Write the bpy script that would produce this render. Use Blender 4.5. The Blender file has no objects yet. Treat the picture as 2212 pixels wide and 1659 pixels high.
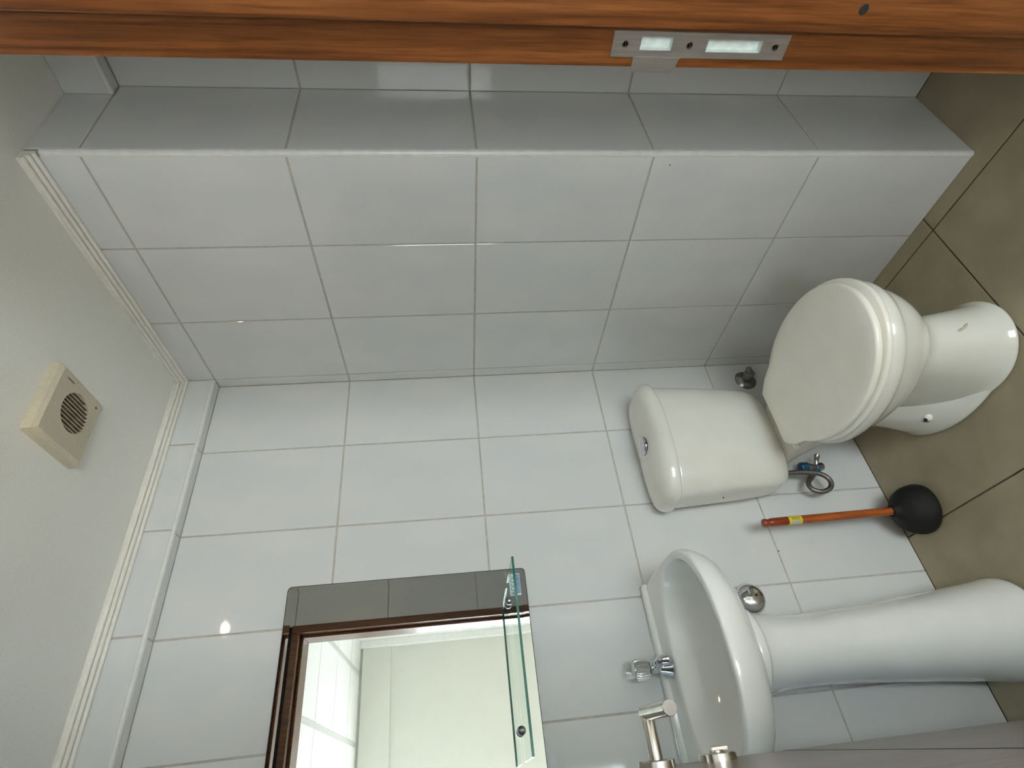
import bpy, bmesh, math, random
from mathutils import Vector, Matrix

random.seed(7)
scene = bpy.context.scene
C = scene.collection

# ------------------------------------------------------------------ camera
YAW, PITCH, ROLL, FPX, CAMZ = 0.6358, 0.1126, -0.0457, 1199.4, 1.2804
cy, sy = math.cos(YAW), math.sin(YAW)
cp, sp = math.cos(PITCH), math.sin(PITCH)
F = Vector((sy * cp, cy * cp, -sp)); R0 = Vector((cy, -sy, 0)); U0 = R0.cross(F)
R1 = math.cos(ROLL) * R0 + math.sin(ROLL) * U0
U1 = -math.sin(ROLL) * R0 + math.cos(ROLL) * U0
# the photograph lies on its side: the ceiling is at its left, so the camera's right is down
cam_d = bpy.data.cameras.new('camera'); cam = bpy.data.objects.new('camera', cam_d); C.objects.link(cam)
xr, yu, zb = -U1, R1, -F
cam.matrix_world = Matrix(((xr.x, yu.x, zb.x, 0.0), (xr.y, yu.y, zb.y, 0.0), (xr.z, yu.z, zb.z, CAMZ), (0, 0, 0, 1)))
cam_d.sensor_fit = 'HORIZONTAL'; cam_d.sensor_width = 36.0
cam_d.lens = 36.0 * FPX / 2212.0
cam_d.clip_start = 0.02
scene.camera = cam

# ------------------------------------------------------------------ world and light
world = bpy.data.worlds.new('daylight'); scene.world = world; world.use_nodes = True
bg = world.node_tree.nodes['Background']
bg.inputs['Color'].default_value = (0.92, 0.96, 1.0, 1); bg.inputs['Strength'].default_value = 16.0

def portal(name, loc, rot, sx, sz):
    l = bpy.data.lights.new(name, 'AREA'); l.shape = 'RECTANGLE'; l.size = sx; l.size_y = sz
    l.cycles.is_portal = True
    o = bpy.data.objects.new(name, l); o.location = loc; o.rotation_euler = rot; C.objects.link(o)
    return o
# sky portals in the two real window openings (they only guide the sampling of the sky)
portal('hall_side_window_portal', (-1.79, -1.13, 1.275), (0, -math.pi / 2, 0), 0.95, 1.06)
portal('hall_window_portal', (-0.33, -2.22, 0.86), (math.pi / 2, 0, math.pi), 0.90, 1.64)
portal('small_window_portal', (-1.19, 1.15, 1.15), (0, -math.pi / 2, 0), 0.80, 0.40)

vs = scene.view_settings
vs.view_transform = 'Standard'; vs.look = 'None'; vs.gamma = 1.0; vs.use_curve_mapping = False
vs.exposure = 0.23
scene.cycles.max_bounces = 10; scene.cycles.diffuse_bounces = 6
scene.cycles.glossy_bounces = 6; scene.cycles.transmission_bounces = 10; scene.cycles.transparent_max_bounces = 12
scene.cycles.caustics_reflective = False; scene.cycles.caustics_refractive = False

# ------------------------------------------------------------------ materials
def S(r, g, b):
    f = lambda c: (c / 255 / 12.92) if c / 255 <= 0.04045 else ((c / 255 + 0.055) / 1.055) ** 2.4
    return (f(r), f(g), f(b), 1)
M = {}
def mat(name, col, rough=0.5, metal=0.0, **kw):
    m = bpy.data.materials.new(name); m.use_nodes = True
    p = m.node_tree.nodes['Principled BSDF']
    p.inputs['Base Color'].default_value = col; p.inputs['Roughness'].default_value = rough
    p.inputs['Metallic'].default_value = metal
    for k, v in kw.items(): p.inputs[k.replace('_', ' ')].default_value = v
    M[name] = m
    return m
def nodes(m): return m.node_tree.nodes, m.node_tree.links, m.node_tree.nodes['Principled BSDF']
def add_noise(m, scale, c0, c1, coords='Object', stretch=(1, 1, 1), bump=0.0, detail=4.0, rough=None, lo=0.35, hi=0.65, dist=0.001):
    n, l, p = nodes(m)
    tc = n.new('ShaderNodeTexCoord'); mp = n.new('ShaderNodeMapping'); mp.inputs['Scale'].default_value = stretch
    l.new(tc.outputs[coords], mp.inputs['Vector'])
    nz = n.new('ShaderNodeTexNoise'); nz.inputs['Scale'].default_value = scale; nz.inputs['Detail'].default_value = detail
    l.new(mp.outputs['Vector'], nz.inputs['Vector'])
    cr = n.new('ShaderNodeValToRGB'); cr.color_ramp.elements[0].position = lo; cr.color_ramp.elements[1].position = hi
    cr.color_ramp.elements[0].color = c0; cr.color_ramp.elements[1].color = c1
    l.new(nz.outputs['Fac'], cr.inputs['Fac']); l.new(cr.outputs['Color'], p.inputs['Base Color'])
    if bump:
        b = n.new('ShaderNodeBump'); b.inputs['Strength'].default_value = bump; b.inputs['Distance'].default_value = dist
        l.new(nz.outputs['Fac'], b.inputs['Height']); l.new(b.outputs['Normal'], p.inputs['Normal'])
    return nz
t = mat('tile', S(217, 217, 215), 0.05); add_noise(t, 2.2, S(214, 215, 214), S(220, 219, 216), 'Generated', bump=0.03, dist=0.002, detail=1.0)
t = mat('grout', S(186, 180, 170), 0.9); add_noise(t, 60, S(178, 171, 161), S(194, 188, 178), bump=0.2, dist=0.0005)
t = mat('floor_tile', S(162, 150, 124), 0.42); add_noise(t, 7, S(154, 143, 117), S(170, 158, 131), bump=0.05)
t = mat('hall_floor', S(200, 192, 178), 0.4); add_noise(t, 7, S(194, 186, 172), S(206, 198, 185))
t = mat('floor_grout', S(88, 76, 58), 0.9); add_noise(t, 80, S(78, 66, 50), S(98, 86, 68))
t = mat('ceiling_paint', S(238, 236, 228), 0.75); add_noise(t, 240, S(235, 233, 225), S(241, 239, 231), bump=0.10, dist=0.0006)
t = mat('cornice_paint', S(236, 232, 222), 0.5); add_noise(t, 90, S(232, 228, 218), S(239, 235, 226))
t = mat('bead_white', S(226, 225, 219), 0.3); add_noise(t, 50, S(222, 221, 215), S(230, 229, 224))
t = mat('hall_cream', S(204, 203, 194), 0.7); add_noise(t, 8, S(203, 202, 193), S(205, 204, 195))
t = mat('hall_strip', S(186, 186, 181), 0.6); add_noise(t, 30, S(183, 183, 178), S(189, 189, 184))
t = mat('hall_groove', S(150, 150, 146), 0.8); add_noise(t, 30, S(146, 146, 142), S(154, 154, 150))
t = mat('hall_white', S(222, 222, 219), 0.6); add_noise(t, 30, S(219, 219, 216), S(225, 225, 222))
t = mat('ceramic', S(243, 243, 238), 0.08, Coat_Weight=0.4, Coat_Roughness=0.03); add_noise(t, 9, S(241, 241, 236), S(245, 245, 241))
t = mat('toilet_ceramic', S(226, 224, 213), 0.08, Coat_Weight=0.4, Coat_Roughness=0.03); add_noise(t, 9, S(223, 221, 210), S(229, 227, 217))
t = mat('seat_plastic', S(242, 238, 226), 0.22); add_noise(t, 14, S(240, 236, 224), S(244, 240, 229))
t = mat('vent_plastic', S(198, 189, 166), 0.55); add_noise(t, 160, S(194, 185, 161), S(202, 193, 171), bump=0.03)
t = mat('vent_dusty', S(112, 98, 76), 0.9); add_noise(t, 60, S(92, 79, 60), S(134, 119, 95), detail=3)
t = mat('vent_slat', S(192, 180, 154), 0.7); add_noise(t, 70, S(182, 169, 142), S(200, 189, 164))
t = mat('vent_dark', S(70, 60, 46), 0.95); add_noise(t, 90, S(50, 42, 32), S(96, 84, 66))
t = mat('chrome', (0.72, 0.73, 0.75, 1), 0.06, 1.0); add_noise(t, 40, (0.70, 0.71, 0.73, 1), (0.75, 0.76, 0.78, 1))
t = mat('dull_chrome', (0.30, 0.30, 0.30, 1), 0.28, 1.0); add_noise(t, 70, (0.22, 0.22, 0.22, 1), (0.36, 0.36, 0.36, 1))
t = mat('steel', (0.58, 0.54, 0.50, 1), 0.20, 1.0); add_noise(t, 35, (0.56, 0.52, 0.48, 1), (0.68, 0.64, 0.59, 1), stretch=(1, 1, 14))
t = mat('steel_satin', (0.62, 0.58, 0.55, 1), 0.75, 0.6); add_noise(t, 60, (0.58, 0.54, 0.51, 1), (0.66, 0.62, 0.59, 1))
t = mat('strike_steel', (0.54, 0.51, 0.48, 1), 0.46, 1.0); add_noise(t, 30, (0.49, 0.46, 0.43, 1), (0.59, 0.56, 0.53, 1), stretch=(1, 12, 1))
t = mat('braid', (0.24, 0.22, 0.20, 1), 0.38, 0.9); add_noise(t, 700, (0.10, 0.09, 0.08, 1), (0.36, 0.33, 0.30, 1), bump=0.5, lo=0.4, hi=0.6)
t = mat('screw', (0.35, 0.33, 0.30, 1), 0.35, 1.0); add_noise(t, 300, (0.25, 0.23, 0.2, 1), (0.45, 0.42, 0.4, 1))
t = mat('lock_box', S(214, 222, 218), 0.4); add_noise(t, 120, S(206, 214, 210), S(222, 230, 226))
t = mat('black_rubber', S(14, 13, 12), 0.75); add_noise(t, 200, S(8, 8, 7), S(22, 20, 17), bump=0.25)
t = mat('handle_wood', S(168, 82, 30), 0.35); add_noise(t, 90, S(140, 62, 22), S(184, 98, 42), stretch=(1, 1, 0.12))
t = mat('handle_red', S(140, 52, 22), 0.32); add_noise(t, 120, S(118, 42, 18), S(154, 62, 30), stretch=(1, 1, 0.15))
t = mat('label_yellow', S(222, 202, 52), 0.45); add_noise(t, 200, S(214, 192, 44), S(228, 210, 66))
t = mat('label_print', S(112, 100, 16), 0.5); add_noise(t, 500, S(92, 82, 10), S(170, 152, 34))
t = mat('label_grey', S(186, 186, 176), 0.4); add_noise(t, 300, S(170, 172, 166), S(198, 198, 190))
t = mat('sticker_white', S(218, 228, 232), 0.4); add_noise(t, 80, S(210, 221, 226), S(224, 233, 237))
t = mat('sticker_blue', S(126, 152, 186), 0.4); add_noise(t, 260, S(104, 132, 172), S(176, 200, 222), lo=0.45, hi=0.7)
t = mat('sticker_ink', S(58, 74, 104), 0.5); add_noise(t, 200, S(52, 66, 96), S(66, 84, 116))
t = mat('blue_plastic', S(16, 80, 118), 0.3); add_noise(t, 60, S(10, 60, 98), S(24, 96, 128))
t = mat('rust', S(104, 62, 22), 0.9); add_noise(t, 160, S(70, 38, 12), S(150, 104, 50))
t = mat('stain', S(196, 192, 176), 0.3); add_noise(t, 90, S(180, 174, 150), S(204, 200, 186))
t = mat('bolt_cap', S(236, 236, 230), 0.35); add_noise(t, 80, S(230, 230, 224), S(240, 240, 235))
t = mat('dark_gap', S(24, 22, 18), 0.9); add_noise(t, 80, S(18, 16, 13), S(32, 28, 22))
t = mat('gap_foam', S(30, 34, 38), 0.8); add_noise(t, 60, S(20, 24, 28), S(44, 48, 52), bump=0.4)
t = mat('white_pvc', S(236, 238, 238), 0.35); add_noise(t, 40, S(232, 234, 234), S(240, 242, 242))
t = mat('lamp_white', S(240, 238, 230), 0.4); add_noise(t, 40, S(236, 234, 226), S(243, 241, 234))

def wood(name, base_dark, base_mid, base_light, rough, sc=1.0, coat=0.0):
    m = mat(name, base_mid, rough, Coat_Weight=coat, Coat_Roughness=0.12); n, l, p = nodes(m)
    tc = n.new('ShaderNodeTexCoord')
    mp = n.new('ShaderNodeMapping'); mp.inputs['Scale'].default_value = (38 * sc, 38 * sc, 1.15 * sc); l.new(tc.outputs['Object'], mp.inputs['Vector'])
    n1 = n.new('ShaderNodeTexNoise'); n1.inputs['Scale'].default_value = 2.2; n1.inputs['Detail'].default_value = 5; n1.inputs['Distortion'].default_value = 0.7
    l.new(mp.outputs['Vector'], n1.inputs['Vector'])
    mp2 = n.new('ShaderNodeMapping'); mp2.inputs['Scale'].default_value = (190 * sc, 190 * sc, 9 * sc); l.new(tc.outputs['Object'], mp2.inputs['Vector'])
    n2 = n.new('ShaderNodeTexNoise'); n2.inputs['Scale'].default_value = 2.0; n2.inputs['Detail'].default_value = 3; l.new(mp2.outputs['Vector'], n2.inputs['Vector'])
    cr = n.new('ShaderNodeValToRGB'); e = cr.color_ramp.elements
    e[0].position = 0.28; e[0].color = base_dark; e[1].position = 0.74; e[1].color = base_light
    x = e.new(0.5); x.color = base_mid
    l.new(n1.outputs['Fac'], cr.inputs['Fac'])
    mx = n.new('ShaderNodeMix'); mx.data_type = 'RGBA'; mx.blend_type = 'MULTIPLY'; mx.inputs['Factor'].default_value = 0.55
    cr2 = n.new('ShaderNodeValToRGB'); cr2.color_ramp.elements[0].position = 0.34; cr2.color_ramp.elements[0].color = (0.45, 0.38, 0.32, 1)
    cr2.color_ramp.elements[1].position = 0.56; cr2.color_ramp.elements[1].color = (1, 1, 1, 1)
    l.new(n2.outputs['Fac'], cr2.inputs['Fac'])
    l.new(cr.outputs['Color'], mx.inputs[6]); l.new(cr2.outputs['Color'], mx.inputs[7]); l.new(mx.outputs[2], p.inputs['Base Color'])
    b = n.new('ShaderNodeBump'); b.inputs['Strength'].default_value = 0.25; b.inputs['Distance'].default_value = 0.0006
    l.new(n2.outputs['Fac'], b.inputs['Height']); l.new(b.outputs['Normal'], p.inputs['Normal'])
    return m
wood('frame_wood', S(76, 40, 16), S(106, 60, 26), S(132, 80, 40), 0.36, coat=0.25)
wood('door_wood', S(98, 80, 62), S(118, 98, 78), S(134, 112, 90), 0.30, sc=0.6, coat=0.3)

m = mat('mirror', (0.86, 0.89, 0.88, 1), 0.0, 1.0)
n, l, p = nodes(m)   # silvered glass: faint unevenness only
tc = n.new('ShaderNodeTexCoord'); nz = n.new('ShaderNodeTexNoise'); nz.inputs['Scale'].default_value = 1.5; l.new(tc.outputs['Object'], nz.inputs['Vector'])
cr = n.new('ShaderNodeValToRGB'); cr.color_ramp.elements[0].color = (0.80, 0.83, 0.82, 1); cr.color_ramp.elements[1].color = (0.82, 0.85, 0.84, 1)
l.new(nz.outputs['Fac'], cr.inputs['Fac']); l.new(cr.outputs['Color'], p.inputs['Base Color'])
t = mat('mirror_edge', S(40, 44, 42), 0.3); add_noise(t, 60, S(30, 34, 33), S(52, 56, 54))

def glassy(name, col, ior, rough, edge=None):
    m = bpy.data.materials.new(name); m.use_nodes = True; M[name] = m
    n, l = m.node_tree.nodes, m.node_tree.links
    p = n['Principled BSDF']
    p.inputs['Base Color'].default_value = col; p.inputs['Roughness'].default_value = rough
    p.inputs['IOR'].default_value = ior; p.inputs['Transmission Weight'].default_value = 1.0
    tc = n.new('ShaderNodeTexCoord'); nz = n.new('ShaderNodeTexNoise'); nz.inputs['Scale'].default_value = 3.0; l.new(tc.outputs['Object'], nz.inputs['Vector'])
    mp = n.new('ShaderNodeMapRange'); mp.inputs['To Min'].default_value = rough; mp.inputs['To Max'].default_value = rough + 0.01
    l.new(nz.outputs['Fac'], mp.inputs['Value']); l.new(mp.outputs['Result'], p.inputs['Roughness'])
    return m
def thin_glass(name, tint, refl):
    # flat pane seen with little bending: tinted transparency plus a faint reflection
    m = bpy.data.materials.new(name); m.use_nodes = True; M[name] = m
    n, l = m.node_tree.nodes, m.node_tree.links; n.remove(n['Principled BSDF'])
    tr = n.new('ShaderNodeBsdfTransparent'); tr.inputs['Color'].default_value = tint
    gl = n.new('ShaderNodeBsdfGlossy'); gl.inputs['Roughness'].default_value = 0.02
    fr = n.new('ShaderNodeValue'); fr.outputs[0].default_value = refl
    tc = n.new('ShaderNodeTexCoord'); nz = n.new('ShaderNodeTexNoise'); nz.inputs['Scale'].default_value = 4.0; l.new(tc.outputs['Object'], nz.inputs['Vector'])
    mp = n.new('ShaderNodeMapRange'); mp.inputs['To Min'].default_value = 0.01; mp.inputs['To Max'].default_value = 0.03
    l.new(nz.outputs['Fac'], mp.inputs['Value']); l.new(mp.outputs['Result'], gl.inputs['Roughness'])
    mx = n.new('ShaderNodeMixShader'); l.new(fr.outputs[0], mx.inputs['Fac']); l.new(tr.outputs['BSDF'], mx.inputs[1]); l.new(gl.outputs['BSDF'], mx.inputs[2])
    l.new(mx.outputs['Shader'], n['Material Output'].inputs['Surface'])
    return m
thin_glass('shelf_glass', (0.93, 0.975, 0.96, 1), 0.05)
thin_glass('window_glass', (0.97, 0.99, 0.99, 1), 0.05)
t = mat('glass_edge', S(66, 134, 120), 0.12, Transmission_Weight=0.35); add_noise(t, 30, S(52, 116, 104), S(92, 160, 146), stretch=(0.5, 1, 1))
glassy('acrylic', (0.97, 0.98, 0.98, 1), 1.49, 0.01)
m = bpy.data.materials.new('frosted'); m.use_nodes = True; M['frosted'] = m
n, l = m.node_tree.nodes, m.node_tree.links; n.remove(n['Principled BSDF'])
a = n.new('ShaderNodeBsdfTransparent'); a.inputs['Color'].default_value = (0.26, 0.30, 0.33, 1)
b = n.new('ShaderNodeBsdfTranslucent'); nz = n.new('ShaderNodeTexNoise'); nz.inputs['Scale'].default_value = 60
cr = n.new('ShaderNodeValToRGB'); cr.color_ramp.elements[0].color = (0.30, 0.35, 0.39, 1); cr.color_ramp.elements[1].color = (0.36, 0.41, 0.45, 1)
l.new(nz.outputs['Fac'], cr.inputs['Fac']); l.new(cr.outputs['Color'], b.inputs['Color'])
mx = n.new('ShaderNodeMixShader'); mx.inputs['Fac'].default_value = 0.5; l.new(a.outputs['BSDF'], mx.inputs[1]); l.new(b.outputs['BSDF'], mx.inputs[2])
l.new(mx.outputs['Shader'], n['Material Output'].inputs['Surface'])
m = bpy.data.materials.new('bulb'); m.use_nodes = True; M['bulb'] = m
n, l = m.node_tree.nodes, m.node_tree.links; n.remove(n['Principled BSDF'])
e = n.new('ShaderNodeEmission'); e.inputs['Color'].default_value = (1.0, 0.84, 0.60, 1); e.inputs['Strength'].default_value = 120.0
l.new(e.outputs['Emission'], n['Material Output'].inputs['Surface'])

# ------------------------------------------------------------------ mesh helpers
class MB:
    def __init__(s): s.v, s.f = [], []
    def add(s, v, f):
        k = len(s.v); s.v += [tuple(p) for p in v]; s.f += [tuple(i + k for i in q) for q in f]; return s
    def box(s, x0, x1, y0, y1, z0, z1):
        v = [(x, y, z) for z in (z0, z1) for y in (y0, y1) for x in (x0, x1)]
        return s.add(v, [(0, 2, 3, 1), (4, 5, 7, 6), (0, 1, 5, 4), (2, 6, 7, 3), (0, 4, 6, 2), (1, 3, 7, 5)])
    def loft(s, rings, cap0=True, cap1=True, closed=True):
        n = len(rings[0]); v = [p for r in rings for p in r]; f = []
        for i in range(len(rings) - 1):
            for j in range(n if closed else n - 1):
                k = (j + 1) % n; f.append((i * n + j, i * n + k, (i + 1) * n + k, (i + 1) * n + j))
        if cap0: f.append(tuple(reversed(range(n))))
        if cap1: f.append(tuple(range((len(rings) - 1) * n, len(rings) * n)))
        return s.add(v, f)
    def lathe(s, prof, n=32, frame=None):
        # prof: (radius, height) pairs; frame: 4x4 matrix placing the axis
        fr = frame or Matrix.Identity(4)
        rings = [[tuple(fr @ Vector((r * math.cos(2 * math.pi * j / n), r * math.sin(2 * math.pi * j / n), h))) for j in range(n)] for r, h in prof]
        return s.loft(rings)
    def tube(s, pts, r, n=12):
        pts = [Vector(p) for p in pts]; rings = []; up = None
        for i, p in enumerate(pts):
            d = (pts[min(i + 1, len(pts) - 1)] - pts[max(i - 1, 0)]).normalized()
            if up is None: up = Vector((0, 0, 1)) if abs(d.z) < 0.9 else Vector((1, 0, 0))
            a = (up - d * up.dot(d)).normalized(); up = a; b = d.cross(a)
            rr = r[i] if isinstance(r, (list, tuple)) else r
            rings.append([tuple(p + (a * math.cos(2 * math.pi * j / n) + b * math.sin(2 * math.pi * j / n)) * rr) for j in range(n)])
        return s.loft(rings)
    def prism(s, outline, z0, z1):
        return s.loft([[(x, y, z0) for x, y in outline], [(x, y, z1) for x, y in outline]])
    def mesh(s, name):
        me = bpy.data.meshes.new(name); me.from_pydata(s.v, [], s.f)
        bm = bmesh.new(); bm.from_mesh(me); bmesh.ops.recalc_face_normals(bm, faces=bm.faces); bm.to_mesh(me); bm.free()
        return me
def frame_to(loc, axis, up=(0, 0, 1)):
    z = Vector(axis).normalized(); u = Vector(up)
    if abs(z.dot(u)) > 0.95: u = Vector((1, 0, 0))
    x = u.cross(z).normalized(); y = z.cross(x)
    return Matrix(((x.x, y.x, z.x, loc[0]), (x.y, y.y, z.y, loc[1]), (x.z, y.z, z.z, loc[2]), (0, 0, 0, 1)))
def obj(name, me, material, parent=None, smooth=False, bevel=0.0, sub=0, angle=None, kind=None, label=None):
    if isinstance(me, MB): me = me.mesh(name)
    o = bpy.data.objects.new(name, me); C.objects.link(o)
    if material and not me.materials: me.materials.append(M[material])
    if smooth:
        for p in me.polygons: p.use_smooth = True
    if bevel:
        b = o.modifiers.new('bevel', 'BEVEL'); b.width = bevel; b.segments = 2; b.limit_method = 'ANGLE'; b.angle_limit = math.radians(40)
    if sub:
        q = o.modifiers.new('sub', 'SUBSURF'); q.levels = sub; q.render_levels = sub
    if smooth and angle:
        me.set_sharp_from_angle(angle=math.radians(angle))
    if parent:
        o.parent = parent
        if parent.type == 'EMPTY' and parent.location.length: o.matrix_parent_inverse = Matrix.Translation(parent.location).inverted()
    if kind: o['kind'] = kind
    if label: o['label'] = label
    return o
def box(name, x0, x1, y0, y1, z0, z1, material, parent=None, bevel=0.0, **k):
    return obj(name, MB().box(x0, x1, y0, y1, z0, z1), material, parent, bevel=bevel, **k)
def thing(name, label, cat, loc, group=None):
    o = bpy.data.objects.new(name, None); o.empty_display_size = 0.05; o.location = loc; C.objects.link(o)
    o['label'] = label; o['category'] = cat
    if group: o['group'] = group
    return o
def tag(o, label, cat, group=None):
    o['label'] = label; o['category'] = cat
    if group: o['group'] = group
    return o
def struct(o, label=None):
    o['kind'] = 'structure'
    if label: o['label'] = label
    return o

# ------------------------------------------------------------------ the room: numbers taken from the joints in the photograph
H = 2.10                       # ceiling
XR, YE = 1.117, 0.664          # right wall face, its front edge
XA = 1.385                     # wall of the niche behind the door frame
YB, YBK = 1.459, 1.422         # back wall face, face of the boxed-in band under the ceiling
XL = -1.10                     # left wall, behind the open door
YF0, YF1 = 0.16, 0.268         # front wall
ZR = [0.0, 0.398, 0.798, 1.198, 1.598, 1.998, H]     # tile courses
T, G = 0.0022, 0.0042          # tile stands proud of the grout, joint width
tile_cache = {}
def tile_mesh(w, h, t=T):
    key = (round(w, 4), round(h, 4), t)
    if key not in tile_cache:
        b = 0.0011
        mb = MB()
        r = lambda d, z: [(d, d, z), (w - d, d, z), (w - d, h - d, z), (d, h - d, z)]
        mb.loft([r(0, 0), r(0, t - b * 0.8), r(b, t)], cap0=False)
        tile_cache[key] = mb.mesh('tile')
    return tile_cache[key]
def lay(parent, origin, u, v, us, vs_, material='tile', name='tile', t=T, skip=None, gap=G):
    u, v = Vector(u), Vector(v); nrm = u.cross(v)
    for i in range(len(us) - 1):
        for j in range(len(vs_) - 1):
            if skip and skip(us[i], us[i + 1], vs_[j], vs_[j + 1]): continue
            a0, a1, b0, b1 = us[i] + gap / 2, us[i + 1] - gap / 2, vs_[j] + gap / 2, vs_[j + 1] - gap / 2
            if i == 0: a0 = us[0] + 0.0006
            if i == len(us) - 2: a1 = us[-1] - 0.0006
            if j == 0: b0 = vs_[0] + 0.0006
            if j == len(vs_) - 2: b1 = vs_[-1] - 0.0006
            if a1 - a0 < 0.004 or b1 - b0 < 0.004: continue
            me = tile_mesh(a1 - a0, b1 - b0, t)
            if not me.materials: me.materials.append(M[material])
            o = bpy.data.objects.new(name, me); C.objects.link(o)
            p = Vector(origin) + u * a0 + v * b0
            o.matrix_world = Matrix(((u.x, v.x, nrm.x, p.x), (u.y, v.y, nrm.y, p.y), (u.z, v.z, nrm.z, p.z), (0, 0, 0, 1)))
            mw = o.matrix_world.copy(); o.parent = parent; o.matrix_parent_inverse = Matrix.Identity(4); o.matrix_basis = mw

# floor, 600 mm tiles
floor = struct(box('floor', XL - 0.1, 1.5, 0.16, 1.56, -0.1, -0.0022, 'floor_grout'))
lay(floor, (0, 0, -0.0022), (1, 0, 0), (0, 1, 0), [XL, -0.732, -0.132, 0.468, 1.071, XA], [0.20, 0.256, 0.856, YB], 'floor_tile', gap=0.004)
# back wall
wb = struct(box('wall_back', XL - 0.1, 1.5, YB + T, 1.56, 0, H, 'grout'))
lay(wb, (0, YB + T, 0), (1, 0, 0), (0, 0, 1), [XL, -0.887, -0.635, -0.384, -0.1315, 0.1205, 0.3735, 0.6265, 0.8785, XR], ZR[:6])
# right wall: a block that stands into the room
wr = struct(box('wall_right', XR + T, 1.5, YE + T, YB + T, 0, H, 'grout'))
BEAD = 0.011
lay(wr, (XR + T, 0, 0), (0, -1, 0), (0, 0, 1), [-YB, -YBK, -1.1656, -0.9115, -(YE + BEAD)], ZR)
lay(wr, (0, YE + T, 0), (1, 0, 0), (0, 0, 1), [XR + BEAD, XA], ZR)
# niche beside the door
wa = struct(box('wall_alcove', XA + T, 1.5, YF0, YE + T, 0, H, 'grout'))
lay(wa, (XA + T, 0, 0), (0, -1, 0), (0, 0, 1), [-YE, -0.411, -YF1], ZR)
# front wall with the doorway, two side pieces and the piece over the door
OX0, OX1, OZ = -0.076, 0.680, 2.004        # rough opening that takes the frame
wf = struct(obj('wall_front', MB().box(XL - 0.1, OX0, YF0, YF1 - T, 0, H).box(OX1, 1.5, YF0, YF1 - T, 0, H).box(OX0, OX1, YF0, YF1 - T, OZ, H), 'grout'))
lay(wf, (0, YF1 - T, 0), (-1, 0, 0), (0, 0, 1), [-XA, -1.132, -0.88, -OX1], ZR)
lay(wf, (0, YF1 - T, 0), (-1, 0, 0), (0, 0, 1), [-OX1, -0.43, -0.18, -OX0], [OZ + 0.034, H])
fl = [(OX0, OZ)] + [(OX1 - (OX1 - OX0) * 0 , OZ)] + [(OX1 - (OX1 - OX0) * k / 36, OZ + 0.027 + random.uniform(-0.007, 0.006)) for k in range(37)]
obj('gap_filler', MB().loft([[(x, YF1 - T + 0.0016, z) for x, z in fl], [(x, YF1 - T, z) for x, z in fl]]), 'gap_foam', wf)
lay(wf, (0, YF1 - T, 0), (-1, 0, 0), (0, 0, 1), [-OX0, 0.33, 0.58, 0.83, -XL], ZR)
# left wall with a frosted window, hidden behind the open door
WY0, WY1, WZ0, WZ1 = 0.95, 1.35, 0.75, 1.55
wl = struct(obj('wall_left', MB().box(XL - 0.1, XL - T, YF0, WY0, 0, H).box(XL - 0.1, XL - T, WY1, 1.56, 0, H).box(XL - 0.1, XL - T, WY0, WY1, 0, WZ0).box(XL - 0.1, XL - T, WY0, WY1, WZ1, H), 'grout'))
lay(wl, (XL - T, 0, 0), (0, 1, 0), (0, 0, 1), [YF1, 0.449, 0.700, WY0], ZR)
lay(wl, (XL - T, 0, 0), (0, 1, 0), (0, 0, 1), [WY0, 1.15, WY1], ZR[:2] + [WZ0])
lay(wl, (XL - T, 0, 0), (0, 1, 0), (0, 0, 1), [WY0, 1.15, WY1], [WZ1] + ZR[5:])
lay(wl, (XL - T, 0, 0), (0, 1, 0), (0, 0, 1), [WY1, YB], ZR)
w1 = struct(obj('window_1', MB().box(XL - 0.075, XL - 0.035, WY0, WY0 + 0.03, WZ0, WZ1).box(XL - 0.075, XL - 0.035, WY1 - 0.03, WY1, WZ0, WZ1).box(XL - 0.075, XL - 0.035, WY0 + 0.03, WY1 - 0.03, WZ0, WZ0 + 0.03).box(XL - 0.075, XL - 0.035, WY0 + 0.03, WY1 - 0.03, WZ1 - 0.03, WZ1), 'white_pvc'))
box('pane', XL - 0.058, XL - 0.054, WY0 + 0.03, WY1 - 0.03, WZ0 + 0.03, WZ1 - 0.03, 'frosted', w1)
# boxed-in tile bands under the ceiling
t1 = struct(box('trim_1', XL, XR, YBK + T, YB + T, ZR[5] + T, H, 'grout'), 'tiled boxed-in band under the ceiling')
lay(t1, (0, YBK + T, 0), (1, 0, 0), (0, 0, 1), [XL, -0.88, -0.63, -0.374, -0.124, 0.124, 0.378, 0.633, 0.889, XR], [ZR[5] + 0.008, H])
lay(t1, (0, 0, ZR[5] + T), (1, 0, 0), (0, -1, 0), [XL, -0.887, -0.635, -0.384, -0.1315, 0.1205, 0.3735, 0.6265, 0.8785, XR], [-YB, -(YBK + 0.008)])
XAB = 1.347
t2 = struct(box('trim_2', XAB + T, XA + T, YF1, YE, ZR[5] + T, H, 'grout'), 'tiled boxed-in band over the niche')
lay(t2, (XAB + T, 0, 0), (0, -1, 0), (0, 0, 1), [-YE, -0.411, -YF1], [ZR[5] + 0.008, H])
lay(t2, (0, 0, ZR[5] + T), (0, 1, 0), (1, 0, 0), [YF1, 0.411, YE], [XAB + 0.008, XA])
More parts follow.
